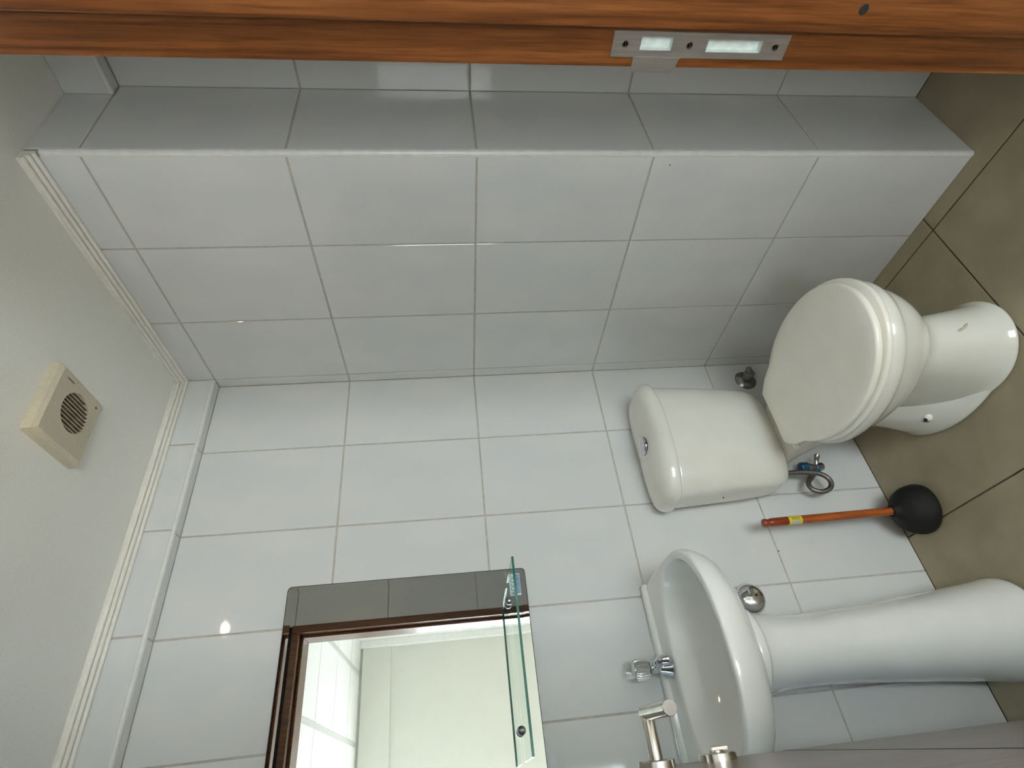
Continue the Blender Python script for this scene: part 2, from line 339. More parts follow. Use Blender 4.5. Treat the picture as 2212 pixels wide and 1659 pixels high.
# rounded edge beads
def bead(name, p, q, parent, r=0.0085):
    obj('edge_bead', MB().tube([p, q], r, 16), 'bead_white', parent, smooth=True, angle=50)
bead('', (XR + 0.0075, YE + 0.0075, 0.001), (XR + 0.0075, YE + 0.0075, H - 0.03), wr)
bead('', (XL + 0.001, YBK + 0.0048, ZR[5] + 0.0052), (XR - 0.001, YBK + 0.0048, ZR[5] + 0.0052), t1, 0.0055)
bead('', (XAB + 0.0048, YF1 + 0.001, ZR[5] + 0.0052), (XAB + 0.0048, YE - 0.001, ZR[5] + 0.0052), t2, 0.0055)
for p_, ax_, w_ in (((XR - 0.0003, 0.696, 0.755), (-1, 0, 0), wr), ((0.461, YB - 0.0003, 0.395), (0, -1, 0), wb)):
    obj('pin_hole', MB().lathe([(0.0016, -0.002), (0.0016, 0.0), (0.0006, 0.0001)], 10, frame_to(p_, ax_)), 'dark_gap', w_)
# ceiling and the ridged cornice
ceiling = struct(box('ceiling', XL - 0.1, 1.5, YF0, 1.56, H, H + 0.1, 'ceiling_paint'))
prof = [(0, 0), (0, 0.026)]
for k in range(3):
    c0 = (0.0045 + k * 0.0075, 0.0225 - k * 0.0075)
    for q in range(7):
        an = math.radians(195 - q * 35) + math.radians(-60)
        prof.append((c0[0] + 0.0048 * math.cos(math.radians(150 - q * 35)), c0[1] + 0.0048 * math.sin(math.radians(150 - q * 35))))
prof.append((0.026, 0))
def cornice(name, p, q, out):
    # runs p->q just below the ceiling, 'out' points away from the wall
    rings = []
    for e in (p, q):
        rings.append([(e[0] + out[0] * a, e[1] + out[1] * a, H - b) for a, b in prof])
    o = obj(name, MB().loft(rings), 'cornice_paint'); struct(o, 'white ridged ceiling cornice'); return o
cornice('trim_3', (XL, YBK, 0), (XR, YBK, 0), (0, -1))
cornice('trim_4', (XR, YE, 0), (XR, YBK, 0), (-1, 0))

# ------------------------------------------------------------------ the room behind the camera (seen in the mirror and the source of the daylight)
HX0, HX1, HY = -1.70, 1.13, -2.13
hf = struct(box('floor_hall', HX0 - 0.1, HX1 + 0.1, HY - 0.1, YF0 + 0.04, -0.1, -0.003, 'floor_grout'))
lay(hf, (0, 0, -0.003), (1, 0, 0), (0, 1, 0), [HX0, -1.332, -0.732, -0.132, 0.468, 1.071, HX1], [HY, -1.544, -0.944, -0.344, 0.20], 'hall_floor', t=0.0030, gap=0.004)
ch = struct(box('ceiling_hall', HX0 - 0.1, HX1 + 0.1, HY - 0.1, YF0, H + 0.006, H + 0.1, 'hall_groove'))
for i, (a, b) in enumerate(((HX0, -1.48), (-1.46, -1.0), (-0.98, -0.52), (-0.5, -0.06), (-0.05, 0.40), (0.40, 0.88), (0.88, HX1))):
    for (c, d) in ((HY, -1.727), (-1.719, -1.224), (-1.216, -0.724), (-0.716, -0.224), (-0.216, YF0)):
        box('board', a + 0.001, b - 0.001, c, d, H, H + 0.006, 'hall_white', ch)
for x in (-1.47, -0.99, -0.51, -0.055, 0.405, 0.885):
    box('cover_strip', x - 0.016, x + 0.016, HY, YF0, H - 0.006, H, 'hall_strip', ch, bevel=0.002)
BX0, BX1, BZ0, BZ1 = -0.78, 0.12, 0.04, 1.68
struct(obj('wall_hall_back', MB().box(HX0 - 0.1, BX0, HY - 0.1, HY, 0, H + 0.1).box(BX1, HX1 + 0.1, HY - 0.1, HY, 0, H + 0.1).box(BX0, BX1, HY - 0.1, HY, 0, BZ0).box(BX0, BX1, HY - 0.1, HY, BZ1, H + 0.1), 'hall_cream'))
w3 = struct(obj('window_3', MB().box(BX0, BX0 + 0.04, HY - 0.08, HY - 0.03, BZ0, BZ1).box(BX1 - 0.04, BX1, HY - 0.08, HY - 0.03, BZ0, BZ1).box(BX0 + 0.04, BX1 - 0.04, HY - 0.08, HY - 0.03, BZ0, BZ0 + 0.04).box(BX0 + 0.04, BX1 - 0.04, HY - 0.08, HY - 0.03, BZ1 - 0.04, BZ1).box(-0.35, -0.31, HY - 0.08, HY - 0.03, BZ0 + 0.04, BZ1 - 0.04), 'white_pvc'))
box('pane', BX0 + 0.04, -0.35, HY - 0.06, HY - 0.055, BZ0 + 0.04, BZ1 - 0.04, 'window_glass', w3)
box('pane', -0.31, BX1 - 0.04, HY - 0.06, HY - 0.055, BZ0 + 0.04, BZ1 - 0.04, 'window_glass', w3)
struct(box('wall_hall_right', HX1, HX1 + 0.1, HY, YF0, 0, H + 0.1, 'hall_white'))
struct(box('trim_5', BX1 + 0.02, HX1 - 0.03, HY, HY + 0.022, 1.852, H - 0.02, 'hall_cream', bevel=0.003), 'cream board under the hall ceiling')
struct(box('trim_6', HX1 - 0.055, HX1, HY, HY + 0.05, 0, H, 'hall_white', bevel=0.003), 'white corner board in the hall')
# hall left wall with the big window
AY0, AY1, AZ0, AZ1 = -1.66, -0.60, 0.80, 1.75
struct(obj('wall_hall_left', MB().box(HX0 - 0.1, HX0, HY, AY0, 0, H + 0.1).box(HX0 - 0.1, HX0, AY1, YF0, 0, H + 0.1).box(HX0 - 0.1, HX0, AY0, AY1, 0, AZ0).box(HX0 - 0.1, HX0, AY0, AY1, AZ1, H + 0.1), 'hall_white'))
w2 = struct(obj('window_2', MB().box(HX0 - 0.08, HX0 - 0.03, AY0, AY0 + 0.04, AZ0, AZ1).box(HX0 - 0.08, HX0 - 0.03, AY1 - 0.04, AY1, AZ0, AZ1).box(HX0 - 0.08, HX0 - 0.03, AY0 + 0.04, AY1 - 0.04, AZ0, AZ0 + 0.04).box(HX0 - 0.08, HX0 - 0.03, AY0 + 0.04, AY1 - 0.04, AZ1 - 0.04, AZ1), 'white_pvc'))
box('pane', HX0 - 0.06, HX0 - 0.055, AY0 + 0.04, AY1 - 0.04, AZ0 + 0.04, AZ1 - 0.04, 'window_glass', w2)
struct(box('wall_hall_front', HX0 - 0.1, XL - 0.1, YF0 - 0.0, YF0 + 0.1, 0, H + 0.1, 'hall_white'))
# hall side of the bathroom front wall
struct(obj('wall_hall_partition', MB().box(HX0, OX0, YF0 - 0.012, YF0, 0, H).box(OX1, HX1, YF0 - 0.012, YF0, 0, H).box(OX0, OX1, YF0 - 0.012, YF0, OZ, H), 'hall_cream'))

# ------------------------------------------------------------------ door frame with the strike plate
J0, J1, JH = -0.046, 0.650, 1.975
FY0, FY1, ST = 0.135, 0.2815, 0.238        # frame depth; the stop ends where the leaf's rebate starts
fr = struct(box('trim_7', J1, OX1, FY0, FY1, 0, OZ, 'frame_wood'), 'stained wooden door frame')
box('stop', J1 - 0.0125, J1, FY0, ST, 0, JH - 0.0125, 'frame_wood', fr, bevel=0.0015)
box('jamb', OX0, J0, FY0, FY1, 0, OZ, 'frame_wood', fr, bevel=0.002)
box('stop', J0, J0 + 0.0125, FY0, ST, 0, JH - 0.0125, 'frame_wood', fr, bevel=0.0015)
box('head', J0, J1, FY0, FY1, JH, OZ, 'frame_wood', fr, bevel=0.002)
box('stop', J0, J1, FY0, ST, JH - 0.0125, JH, 'frame_wood', fr, bevel=0.0015)
obj('nail_hole', MB().lathe([(0.0055, 0), (0.004, 0.0004)], 12, frame_to((J1 - 0.0125, 0.2135, 0.818), (-1, 0, 0))), 'dark_gap', fr)
# strike plate: flat plate with two openings and a bent lip
def plate(ya, yb, za, zb, holes, lip):
    mb = MB(); x0, x1 = J1 - 0.0016, J1 + 0.0002
    zs = sorted({za, zb} | {h[2] for h in holes} | {h[3] for h in holes}); ys = sorted({ya, yb} | {h[0] for h in holes} | {h[1] for h in holes})
    for i in range(len(zs) - 1):
        for j in range(len(ys) - 1):
            c = ((ys[j] + ys[j + 1]) / 2, (zs[i] + zs[i + 1]) / 2)
            if any(h[0] < c[0] < h[1] and h[2] < c[1] < h[3] for h in holes): continue
            mb.box(x0, x1, ys[j], ys[j + 1], zs[i], zs[i + 1])
    return mb
holes = [(0.2495, 0.2640, 1.0165, 1.0530), (0.2510, 0.2645, 0.911, 0.976)]
sp_ = obj('strike_plate', plate(0.2445, 0.2710, 0.8805, 1.0850, holes, None), 'strike_steel', fr, label='brushed steel strike plate')
lipz = [(1.0585, 0.2705), (1.0585, 0.2835), (1.0555, 0.2875), (1.0115, 0.2875), (1.0075, 0.2845), (1.0045, 0.2725), (1.0025, 0.2705)]
obj('lip', MB().loft([[(J1 - 0.0018, y, z) for z, y in lipz], [(J1 - 0.0002, y, z) for z, y in lipz]]), 'strike_steel', sp_)
for y0, y1, z0, z1 in holes:
    mb = MB(); d = 0.008
    v = [(J1 - 0.0005, y, z) for y, z in ((y0, z0), (y1, z0), (y1, z1), (y0, z1))] + [(J1 + d, y, z) for y, z in ((y0, z0), (y1, z0), (y1, z1), (y0, z1))]
    mb.add(v, [(0, 1, 5, 4), (1, 2, 6, 5), (2, 3, 7, 6), (3, 0, 4, 7), (4, 5, 6, 7)])
    obj('lock_box', mb, 'lock_box', sp_)
    # the recess is cut by covering only the front of the jamb: dark slot edge line
for z in (1.0705, 0.9965, 0.8950):
    sc_ = MB().lathe([(0.0040, 0), (0.0038, 0.0006), (0.0026, 0.0004), (0.0024, -0.0002), (0.0008, -0.0003)], 16, frame_to((J1 - 0.0016, 0.2575, z), (-1, 0, 0)))
    sc_.box(J1 - 0.0023, J1 - 0.0019, 0.2575 - 0.003, 0.2575 + 0.003, z - 0.0005, z + 0.0005)
    obj('screw', sc_, 'screw', sp_, smooth=True, angle=40)
# real pockets behind the two openings, cut out of the jamb
for y0, y1, z0, z1 in holes:
    co = bpy.data.objects.new('cutter', MB().box(J1 - 0.01, J1 + 0.0135, y0 - 0.0004, y1 + 0.0004, z0 - 0.0004, z1 + 0.0004).mesh('cutter')); C.objects.link(co)
    bo = fr.modifiers.new('pocket', 'BOOLEAN'); bo.operation = 'DIFFERENCE'; bo.object = co; bo.solver = 'EXACT'
    bpy.context.view_layer.update()
    nm = bpy.data.meshes.new_from_object(fr.evaluated_get(bpy.context.evaluated_depsgraph_get()))
    fr.modifiers.remove(bo); fr.data = nm
    bpy.data.objects.remove(co)

# ------------------------------------------------------------------ door leaf, open into the room
DA = math.radians(3.15)
DE = Vector((0.0096, 1.004, 0))            # free edge of the face towards the toilet
dvec = Vector((math.sin(DA), math.cos(DA), 0)); nvec = Vector((math.cos(DA), -math.sin(DA), 0))
DM = Matrix(((dvec.x, nvec.x, 0, DE.x), (dvec.y, nvec.y, 0, DE.y), (dvec.z, nvec.z, 1, 0), (0, 0, 0, 1)))   # local x along the leaf (0 = free edge, negative to the hinge), y out of the face
def door_obj(name, mb, material, parent=None, **k):
    mb.v = [tuple(DM @ Vector(p)) for p in mb.v]
    return obj(name, mb, material, parent, **k)
DW = 0.690
door = struct(door_obj('door_1', MB().box(-DW, 0, -0.038, 0, 0.008, 1.965), 'door_wood', bevel=0.0012), 'brown wooden door standing open')
door_obj('groove', MB().box(-DW + 0.001, -0.0005, -0.0002, 0.0003, 0.7888, 0.7912), 'dark_gap', door)
def rose(z, r=0.0265):
    f = frame_to((-0.058, 0, z), (0, 1, 0))
    return MB().lathe([(r, 0.0), (r, 0.009), (r - 0.0012, 0.0102), (0.012, 0.0104), (0.0115, 0.0108)], 40, f)
lev = door_obj('handle', rose(1.010), 'steel', door, smooth=True, angle=35, label='brushed steel lever handle')
mb = MB().lathe([(0.0098, 0.010), (0.0098, 0.0765), (0.0095, 0.077)], 28, frame_to((-0.058, 0, 1.010), (0, 1, 0)))
mb.lathe([(0.0100, 0.0), (0.0100, 0.122), (0.0094, 0.1228)], 28, frame_to((-0.0475, 0.069, 1.010), (-1, 0, 0)))
door_obj('lever', mb, 'steel', lev, smooth=True, angle=35)
door_obj('lever_end', MB().lathe([(0.0094, 0.0), (0.0094, 0.0006), (0.006, 0.0007)], 28, frame_to((-0.0475 - 0.1227, 0.069, 1.010), (-1, 0, 0))), 'steel_satin', lev, smooth=True, angle=35)
trn = door_obj('thumb_turn', rose(0.919), 'steel', door, smooth=True, angle=35, label='brushed steel thumb turn')
mb = MB().lathe([(0.010, 0.010), (0.010, 0.013), (0.0095, 0.0134)], 24, frame_to((-0.058, 0, 0.919), (0, 1, 0)))
mb.box(-0.0615, -0.0545, 0.012, 0.0175, 0.902, 0.926)
door_obj('turn_knob', mb, 'steel', trn, bevel=0.001)

# ------------------------------------------------------------------ toilet
def egg(cx, hw, yf, yb, yc, z, n=40, e=2.0, eb=None):
    pts = []
    for k in range(n):
        a = 2 * math.pi * k / n
        c, s_ = math.cos(a), math.sin(a)
        ee = e if s_ < 0 else (eb or e)
        x = cx + hw * math.copysign(abs(c) ** (2 / ee), c)
        y = yc + (yc - yf if s_ < 0 else yb - yc) * math.copysign(abs(s_) ** (2 / ee), s_)
        pts.append((x, y, z))
    return pts
TX = 0.757
toilet = thing('toilet', 'white ceramic toilet with closed lid and cistern against the back wall', 'toilet', (TX, 1.08, 0.0))
rings = [egg(TX, 0.112, 0.8480, 1.22, 0.975, 0.0), egg(TX, 0.1145, 0.8450, 1.22, 0.975, 0.006), egg(TX, 0.113, 0.8470, 1.22, 0.975, 0.013), egg(TX, 0.104, 0.8560, 1.22, 0.975, 0.020), egg(TX, 0.090, 0.8660, 1.21, 0.975, 0.09), egg(TX, 0.078, 0.8760, 1.20, 0.975, 0.165),
         egg(TX, 0.078, 0.8760, 1.20, 0.98, 0.195), egg(TX, 0.098, 0.8560, 1.205, 0.985, 0.212), egg(TX, 0.132, 0.8250, 1.22, 0.992, 0.245), egg(TX, 0.156, 0.8030, 1.225, 1.0, 0.285),
         egg(TX, 0.165, 0.7930, 1.23, 1.005, 0.318), egg(TX, 0.170, 0.7900, 1.23, 1.008, 0.328), egg(TX, 0.178, 0.7820, 1.232, 1.010, 0.337), egg(TX, 0.180, 0.7800, 1.232, 1.010, 0.350), egg(TX, 0.177, 0.7840, 1.23, 1.010, 0.366), egg(TX, 0.168, 0.7940, 1.225, 1.010, 0.371),
         egg(TX, 0.135, 0.8600, 1.19, 1.02, 0.370), egg(TX, 0.12, 0.8800, 1.17, 1.02, 0.34), egg(TX, 0.08, 0.9400, 1.12, 1.02, 0.26), egg(TX, 0.03, 1.0000, 1.06, 1.03, 0.24)]
bowl = obj('bowl', MB().loft(rings), 'toilet_ceramic', toilet, smooth=True, sub=1)
stn = [(-0.016, 0.010), (-0.012, 0.014), (-0.006, 0.011), (-0.001, 0.005), (0.003, -0.003), (0.008, -0.009), (0.015, -0.013), (0.017, -0.017), (0.011, -0.016), (0.003, -0.011), (-0.005, -0.004), (-0.011, 0.003)]
sto = obj('stain', MB().add([(TX - 0.020 + a, 0.84, 0.118 + b * 1.1) for a, b in stn] + [(TX - 0.020, 0.84, 0.118)], [(k, (k + 1) % 12, 12) for k in range(12)]), 'stain', bowl, smooth=True)
sw = sto.modifiers.new('wrap', 'SHRINKWRAP'); sw.target = bowl; sw.wrap_method = 'NEAREST_SURFACEPOINT'; sw.offset = 0.0006
foot = obj('foot', MB().loft([egg(TX, 0.124, 0.862, 1.287, 1.085, 0.0), egg(TX, 0.126, 0.860, 1.289, 1.085, 0.006), egg(TX, 0.125, 0.862, 1.288, 1.085, 0.013), egg(TX, 0.118, 0.880, 1.282, 1.10, 0.022), egg(TX, 0.104, 0.940, 1.272, 1.13, 0.045),
                              egg(TX, 0.086, 0.98, 1.262, 1.15, 0.085), egg(TX, 0.066, 1.02, 1.255, 1.16, 0.14), egg(TX, 0.055, 1.04, 1.25, 1.16, 0.24)]), 'toilet_ceramic', toilet, smooth=True, sub=1)
for s_ in (-1, 1):
    bc = obj('bolt_cap', MB().lathe([(0.0095, -0.004), (0.0095, 0.004), (0.008, 0.0085), (0.004, 0.0105)], 20, frame_to((TX + s_ * 0.094, 1.122, 0.063), (s_ * 0.75, -0.15, 0.75))), 'bolt_cap', foot, smooth=True)
    obj('rust_mark', MB().lathe([(0.012, -0.004), (0.0125, 0.0012), (0.004, 0.0016)], 14, frame_to((TX + s_ * 0.0925, 1.131, 0.0635), (s_ * 0.75, -0.15, 0.75))), 'rust', foot)
    obj('bolt', MB().lathe([(0.0042, 0.0), (0.0042, 0.0118), (0.003, 0.0124)], 10, frame_to((TX + s_ * 0.0935, 1.1265, 0.0655), (s_ * 0.75, -0.15, 0.75))), 'dark_gap', foot)
# rear deck that carries the cistern
dk = []
for y, hw, z0, z1 in ((1.12, 0.10, 0.26, 0.366), (1.19, 0.098, 0.26, 0.369), (1.24, 0.096, 0.27, 0.369), (1.29, 0.092, 0.30, 0.364), (1.33, 0.086, 0.315, 0.358), (1.40, 0.082, 0.315, 0.356), (1.43, 0.080, 0.318, 0.354)):
    ring = []
    for k in range(20):
        a = 2 * math.pi * k / 20; c, s_ = math.cos(a), math.sin(a)
        ring.append((TX + hw * math.copysign(abs(c) ** 0.5, c), y, (z0 + z1) / 2 + (z1 - z0) / 2 * math.copysign(abs(s_) ** 0.5, s_)))
    dk.append(ring)
obj('rear_deck', MB().loft(dk), 'toilet_ceramic', toilet, smooth=True, sub=1)
# seat ring and lid
def slab(rings): return MB().loft(rings)
so = lambda d, z: egg(TX - 0.004, 0.1780 - d, 0.771 + d, 1.205 - d, 1.0, z, 48)
si = lambda d, z: egg(TX, 0.115 + d, 0.87 - d, 1.14 + d, 1.01, z, 48)
obj('seat', MB().loft([si(0.004, 0.372), so(0.004, 0.372), so(0, 0.3755), so(0, 0.3835), so(0.004, 0.387), si(0.004, 0.387), si(0, 0.380), si(0.004, 0.372)], False, False), 'seat_plastic', toilet, smooth=True)
def lid_outline(d, z, k=1.0):
    pts = []
    for (x, y, zz) in egg(TX, 0.1690 - d, 0.784 + d, 1.215 - d, 0.993, z, 64, e=2.08, eb=2.0):
        if y > 1.12 and abs(x - TX) < 0.108:
            s_ = 1 if x > TX else -1; ax = abs(x - TX)
            y = 1.226 - d if ax < 0.083 else 1.226 - d - (ax - 0.083) / 0.025 * 0.040
        pts.append((x, y, z))
    return pts
def shrink(ring, f, z): return [(TX - 0.008 + (x - TX) * f, 1.01 + (y - 1.01) * f, z) for x, y, _ in ring]
L0 = lid_outline(0.0, 0)
obj('lid', MB().loft([shrink(L0, 0.965, 0.3913), shrink(L0, 0.992, 0.3918), shrink(L0, 1.0, 0.3948), shrink(L0, 1.0, 0.4013), shrink(L0, 0.992, 0.4050), shrink(L0, 0.972, 0.4070), shrink(L0, 0.85, 0.4080), shrink(L0, 0.5, 0.4096), shrink(L0, 0.15, 0.4103)]), 'seat_plastic', toilet, smooth=True)
for s_ in (-1, 1):
    obj('hinge', MB().lathe([(0.0075, -0.012), (0.0085, -0.010), (0.0085, 0.010), (0.0075, 0.012)], 18, frame_to((TX - 0.008 + s_ * 0.092, 1.212, 0.386), (1, 0, 0))), 'seat_plastic', toilet, smooth=True, angle=50)
# cistern
CX = 0.764
def rrect(cx, hw, yf, yb, z, bulge, r=0.5, n=44):
    pts = []
    yc = (yf + yb) / 2; hy = (yb - yf) / 2
    for k in range(n):
        a = 2 * math.pi * k / n; c, s_ = math.cos(a), math.sin(a)
        e = 0.42
        x = math.copysign(abs(c) ** e, c); y = math.copysign(abs(s_) ** e, s_)
        fx = cx + hw * x
        fy = yc + hy * y
        if y < 0: fy += bulge * (x * x) * (-y)
        pts.append((fx, fy, z))
    return pts
cist = [rrect(CX, 0.1220, 1.330, 1.420, 0.345, 0.02), rrect(CX, 0.1420, 1.308, 1.436, 0.349, 0.025), rrect(CX, 0.1560, 1.293, 1.444, 0.366, 0.03), rrect(CX, 0.1640, 1.284, 1.447, 0.41, 0.034),
        rrect(CX, 0.1710, 1.279, 1.447, 0.50, 0.036), rrect(CX, 0.1770, 1.275, 1.447, 0.60, 0.036), rrect(CX, 0.1805, 1.273, 1.447, 0.672, 0.036), rrect(CX, 0.1810, 1.273, 1.447, 0.680, 0.036), rrect(CX, 0.1810, 1.273, 1.447, 0.684, 0.036)]
cis = obj('cistern', MB().loft(cist), 'toilet_ceramic', toilet, smooth=True, sub=1)
cl = [rrect(CX, 0.1840, 1.269, 1.449, 0.682, 0.036), rrect(CX, 0.1870, 1.266, 1.450, 0.6825, 0.037), rrect(CX, 0.1895, 1.263, 1.452, 0.686, 0.038), rrect(CX, 0.1905, 1.262, 1.453, 0.698, 0.038), rrect(CX, 0.1885, 1.264, 1.452, 0.710, 0.038), rrect(CX, 0.1810, 1.274, 1.448, 0.721, 0.036),
      rrect(CX, 0.1640, 1.292, 1.438, 0.729, 0.03), rrect(CX, 0.1000, 1.32, 1.41, 0.7355, 0.015), rrect(CX, 0.0300, 1.35, 1.38, 0.7375, 0.0)]
clid = obj('cistern_lid', MB().loft(cl), 'toilet_ceramic', toilet, smooth=True, sub=1)
obj('pin_mark', MB().lathe([(0.0016, -0.002), (0.0016, 0.0008), (0.0008, 0.001)], 10, frame_to((0.571, 1.3255, 0.57), (-0.7, -0.7, 0))), 'dark_gap', cis)
bt = obj('flush_button', MB().lathe([(0.0265, 0.0), (0.0265, 0.004), (0.0245, 0.0065), (0.0185, 0.0072), (0.018, 0.0062), (0.0175, 0.0075), (0.0125, 0.0082), (0.012, 0.0072), (0.0115, 0.0085), (0.004, 0.0088)], 40, frame_to((0.7535, 1.349, 0.737), (0, 0, 1))), 'chrome', clid, smooth=True, angle=30)
obj('gasket', MB().lathe([(0.0268, 0.0), (0.0268, 0.0022), (0.02, 0.0022)], 32, frame_to((0.7535, 1.349, 0.7355), (0, 0, 1))), 'dark_gap', clid)

# ------------------------------------------------------------------ wash basin and pedestal
BX = 0.182
def dring(hw, yf, yb, z, n=56, sq=0.5, corner=0.72):
    # D-shaped outline: straight at the wall, square back corners, round front
    pts = []
    for k in range(n):
        a = 2 * math.pi * k / n; c, s_ = math.cos(a), math.sin(a)
        if s_ >= 0:      # back half
            e = 0.28
            x = math.copysign(abs(c) ** e, c); y = abs(s_) ** e
            py = YM(yf, yb) + (yb - YM(yf, yb)) * y
        else:
            e = 0.90
            x = math.copysign(abs(c) ** 0.86, c); y = abs(s_) ** e
            py = YM(yf, yb) - (YM(yf, yb) - yf) * y
        pts.append((BX + hw * x, py, z))
    return pts
def YM(yf, yb): return yb - (yb - yf) * 0.55
def oval(hw, yf, yb, yc, z, n=56): return egg(BX, hw, yf, yb, yc, z, n, e=2.15, eb=2.6)
basin = thing('wash_basin', 'white ceramic wash basin under the glass shelf', 'basin', (BX, 1.25, 0.8))
bw = YB - 0.002
br = [oval(0.070, 1.22, 1.40, 1.30, 0.694), oval(0.100, 1.19, 1.44, 1.30, 0.692), oval(0.122, 1.170, bw - 0.004, 1.30, 0.694), oval(0.128, 1.164, bw - 0.004, 1.30, 0.700),
      dring(0.150, 1.140, bw, 0.706), dring(0.188, 1.100, bw, 0.722), dring(0.208, 1.074, bw, 0.742), dring(0.219, 1.060, bw, 0.770), dring(0.2215, 1.056, bw, 0.790), dring(0.2205, 1.0572, bw, 0.798), dring(0.218, 1.060, bw, 0.8015), dring(0.214, 1.0645, bw, 0.8022),
      oval(0.206, 1.073, 1.372, 1.24, 0.8012), oval(0.203, 1.0765, 1.369, 1.24, 0.7985), oval(0.200, 1.080, 1.366, 1.24, 0.790), oval(0.186, 1.098, 1.355, 1.24, 0.762), oval(0.156, 1.135, 1.335, 1.24, 0.735), oval(0.115, 1.175, 1.305, 1.25, 0.712), oval(0.05, 1.24, 1.29, 1.265, 0.703), oval(0.02, 1.255, 1.275, 1.265, 0.702)]
bas = obj('bowl', MB().loft(br), 'ceramic', basin, smooth=True, sub=1)
obj('back_ledge', MB().box(BX - 0.2145, BX + 0.2145, 1.428, bw, 0.790, 0.8125), 'ceramic', basin, bevel=0.006, smooth=True)
obj('waste', MB().lathe([(0.021, 0), (0.021, 0.003), (0.017, 0.004), (0.012, 0.001), (0.003, 0.0)], 28, frame_to((BX, 1.265, 0.7025), (0, 0, 1))), 'chrome', basin, smooth=True, angle=40)
# pillar tap with clear head
tp = (0.196, 1.392)
tap = obj('tap', MB().lathe([(0.0225, 0.0), (0.0232, 0.003), (0.021, 0.007), (0.0145, 0.020), (0.0115, 0.030), (0.0115, 0.040), (0.013, 0.044), (0.013, 0.050), (0.008, 0.051)], 32, frame_to((tp[0], tp[1], 0.8015), (0, 0, 1))), 'chrome', basin, smooth=True, angle=40, label='small chrome pillar tap')
obj('spout', MB().tube([(tp[0], tp[1], 0.836), (tp[0] + 0.004, tp[1] - 0.02, 0.838), (tp[0] + 0.008, tp[1] - 0.044, 0.837), (tp[0] + 0.009, tp[1] - 0.050, 0.832), (tp[0] + 0.009, tp[1] - 0.051, 0.822)], [0.0115, 0.0115, 0.0115, 0.0115, 0.0118], 20), 'chrome', tap, smooth=True, angle=50)
kn = MB()
flut = lambda r, z: [(tp[0] + r * (1 + 0.07 * math.cos(8 * a)) * math.cos(a), tp[1] + r * (1 + 0.07 * math.cos(8 * a)) * math.sin(a), z) for a in [2 * math.pi * k / 64 for k in range(64)]]
kn.loft([flut(0.010, 0.852), flut(0.0165, 0.854), flut(0.0195, 0.862), flut(0.0212, 0.872), flut(0.0215, 0.882), flut(0.019, 0.888), flut(0.0165, 0.8895)])
knob = obj('knob', kn, 'acrylic', tap, smooth=True, angle=40)
obj('knob_cap', MB().lathe([(0.0162, 0), (0.0162, 0.0016), (0.015, 0.0024), (0.004, 0.0028)], 32, frame_to((tp[0], tp[1], 0.8895), (0, 0, 1))), 'chrome', tap, smooth=True, angle=40)

ped = thing('basin_pedestal', 'white ceramic column flaring to the floor below the wash basin', 'pedestal', (BX, 1.32, 0.0))
pr = []
for z, hw, yf, yb in ((0.0, 0.112, 1.192, 1.44), (0.012, 0.113, 1.190, 1.44), (0.05, 0.106, 1.196, 1.44), (0.15, 0.095, 1.206, 1.44), (0.28, 0.084, 1.214, 1.44), (0.40, 0.075, 1.218, 1.44), (0.50, 0.071, 1.218, 1.44), (0.58, 0.074, 1.212, 1.44), (0.64, 0.083, 1.202, 1.44), (0.660, 0.090, 1.195, 1.44), (0.664, 0.104, 1.180, 1.44), (0.671, 0.108, 1.176, 1.44), (0.688, 0.109, 1.175, 1.44), (0.691, 0.107, 1.177, 1.44)):
    pr.append(egg(BX + 0.010, hw, yf, yb, 1.32, z, 64, e=2.1, eb=2.6))
obj('column', MB().loft(pr), 'ceramic', ped, smooth=True, sub=1)

# ------------------------------------------------------------------ mirror and glass shelf
MX0, MX1, MZ0, MZ1, MYF = 0.019, 0.469, 1.108, 1.702, YB - 0.008
def rr2(x0, x1, z0, z1, r, y, n=5):
    pts = []
    for cx_, cz_, a0 in ((x1 - r, z1 - r, 0), (x0 + r, z1 - r, 90), (x0 + r, z0 + r, 180), (x1 - r, z0 + r, 270)):
        for k in range(n + 1):
            a = math.radians(a0 + 90 * k / n); pts.append((cx_ + r * math.cos(a), y, cz_ + r * math.sin(a)))
    return pts
mir = thing('wall_mirror', 'tall wall mirror with rounded corners hanging over the wash basin', 'mirror', ((MX0 + MX1) / 2, YB, MZ0))
BV = 0.014
obj('glass', MB().loft([rr2(MX0, MX1, MZ0, MZ1, 0.010, MYF - 0.00042), rr2(MX0 + BV, MX1 - BV, MZ0 + BV, MZ1 - BV, 0.004, MYF)], cap0=False), 'mirror', mir)
obj('edge', MB().loft([rr2(MX0, MX1, MZ0, MZ1, 0.010, YB), rr2(MX0 - 0.0016, MX1 + 0.0016, MZ0 - 0.0016, MZ1 + 0.0016, 0.0105, MYF + 0.001), rr2(MX0 - 0.0016, MX1 + 0.0016, MZ0 - 0.0016, MZ1 + 0.0016, 0.0105, MYF - 0.0004), rr2(MX0, MX1, MZ0, MZ1, 0.010, MYF - 0.00035)], cap1=False), 'mirror_edge', mir)
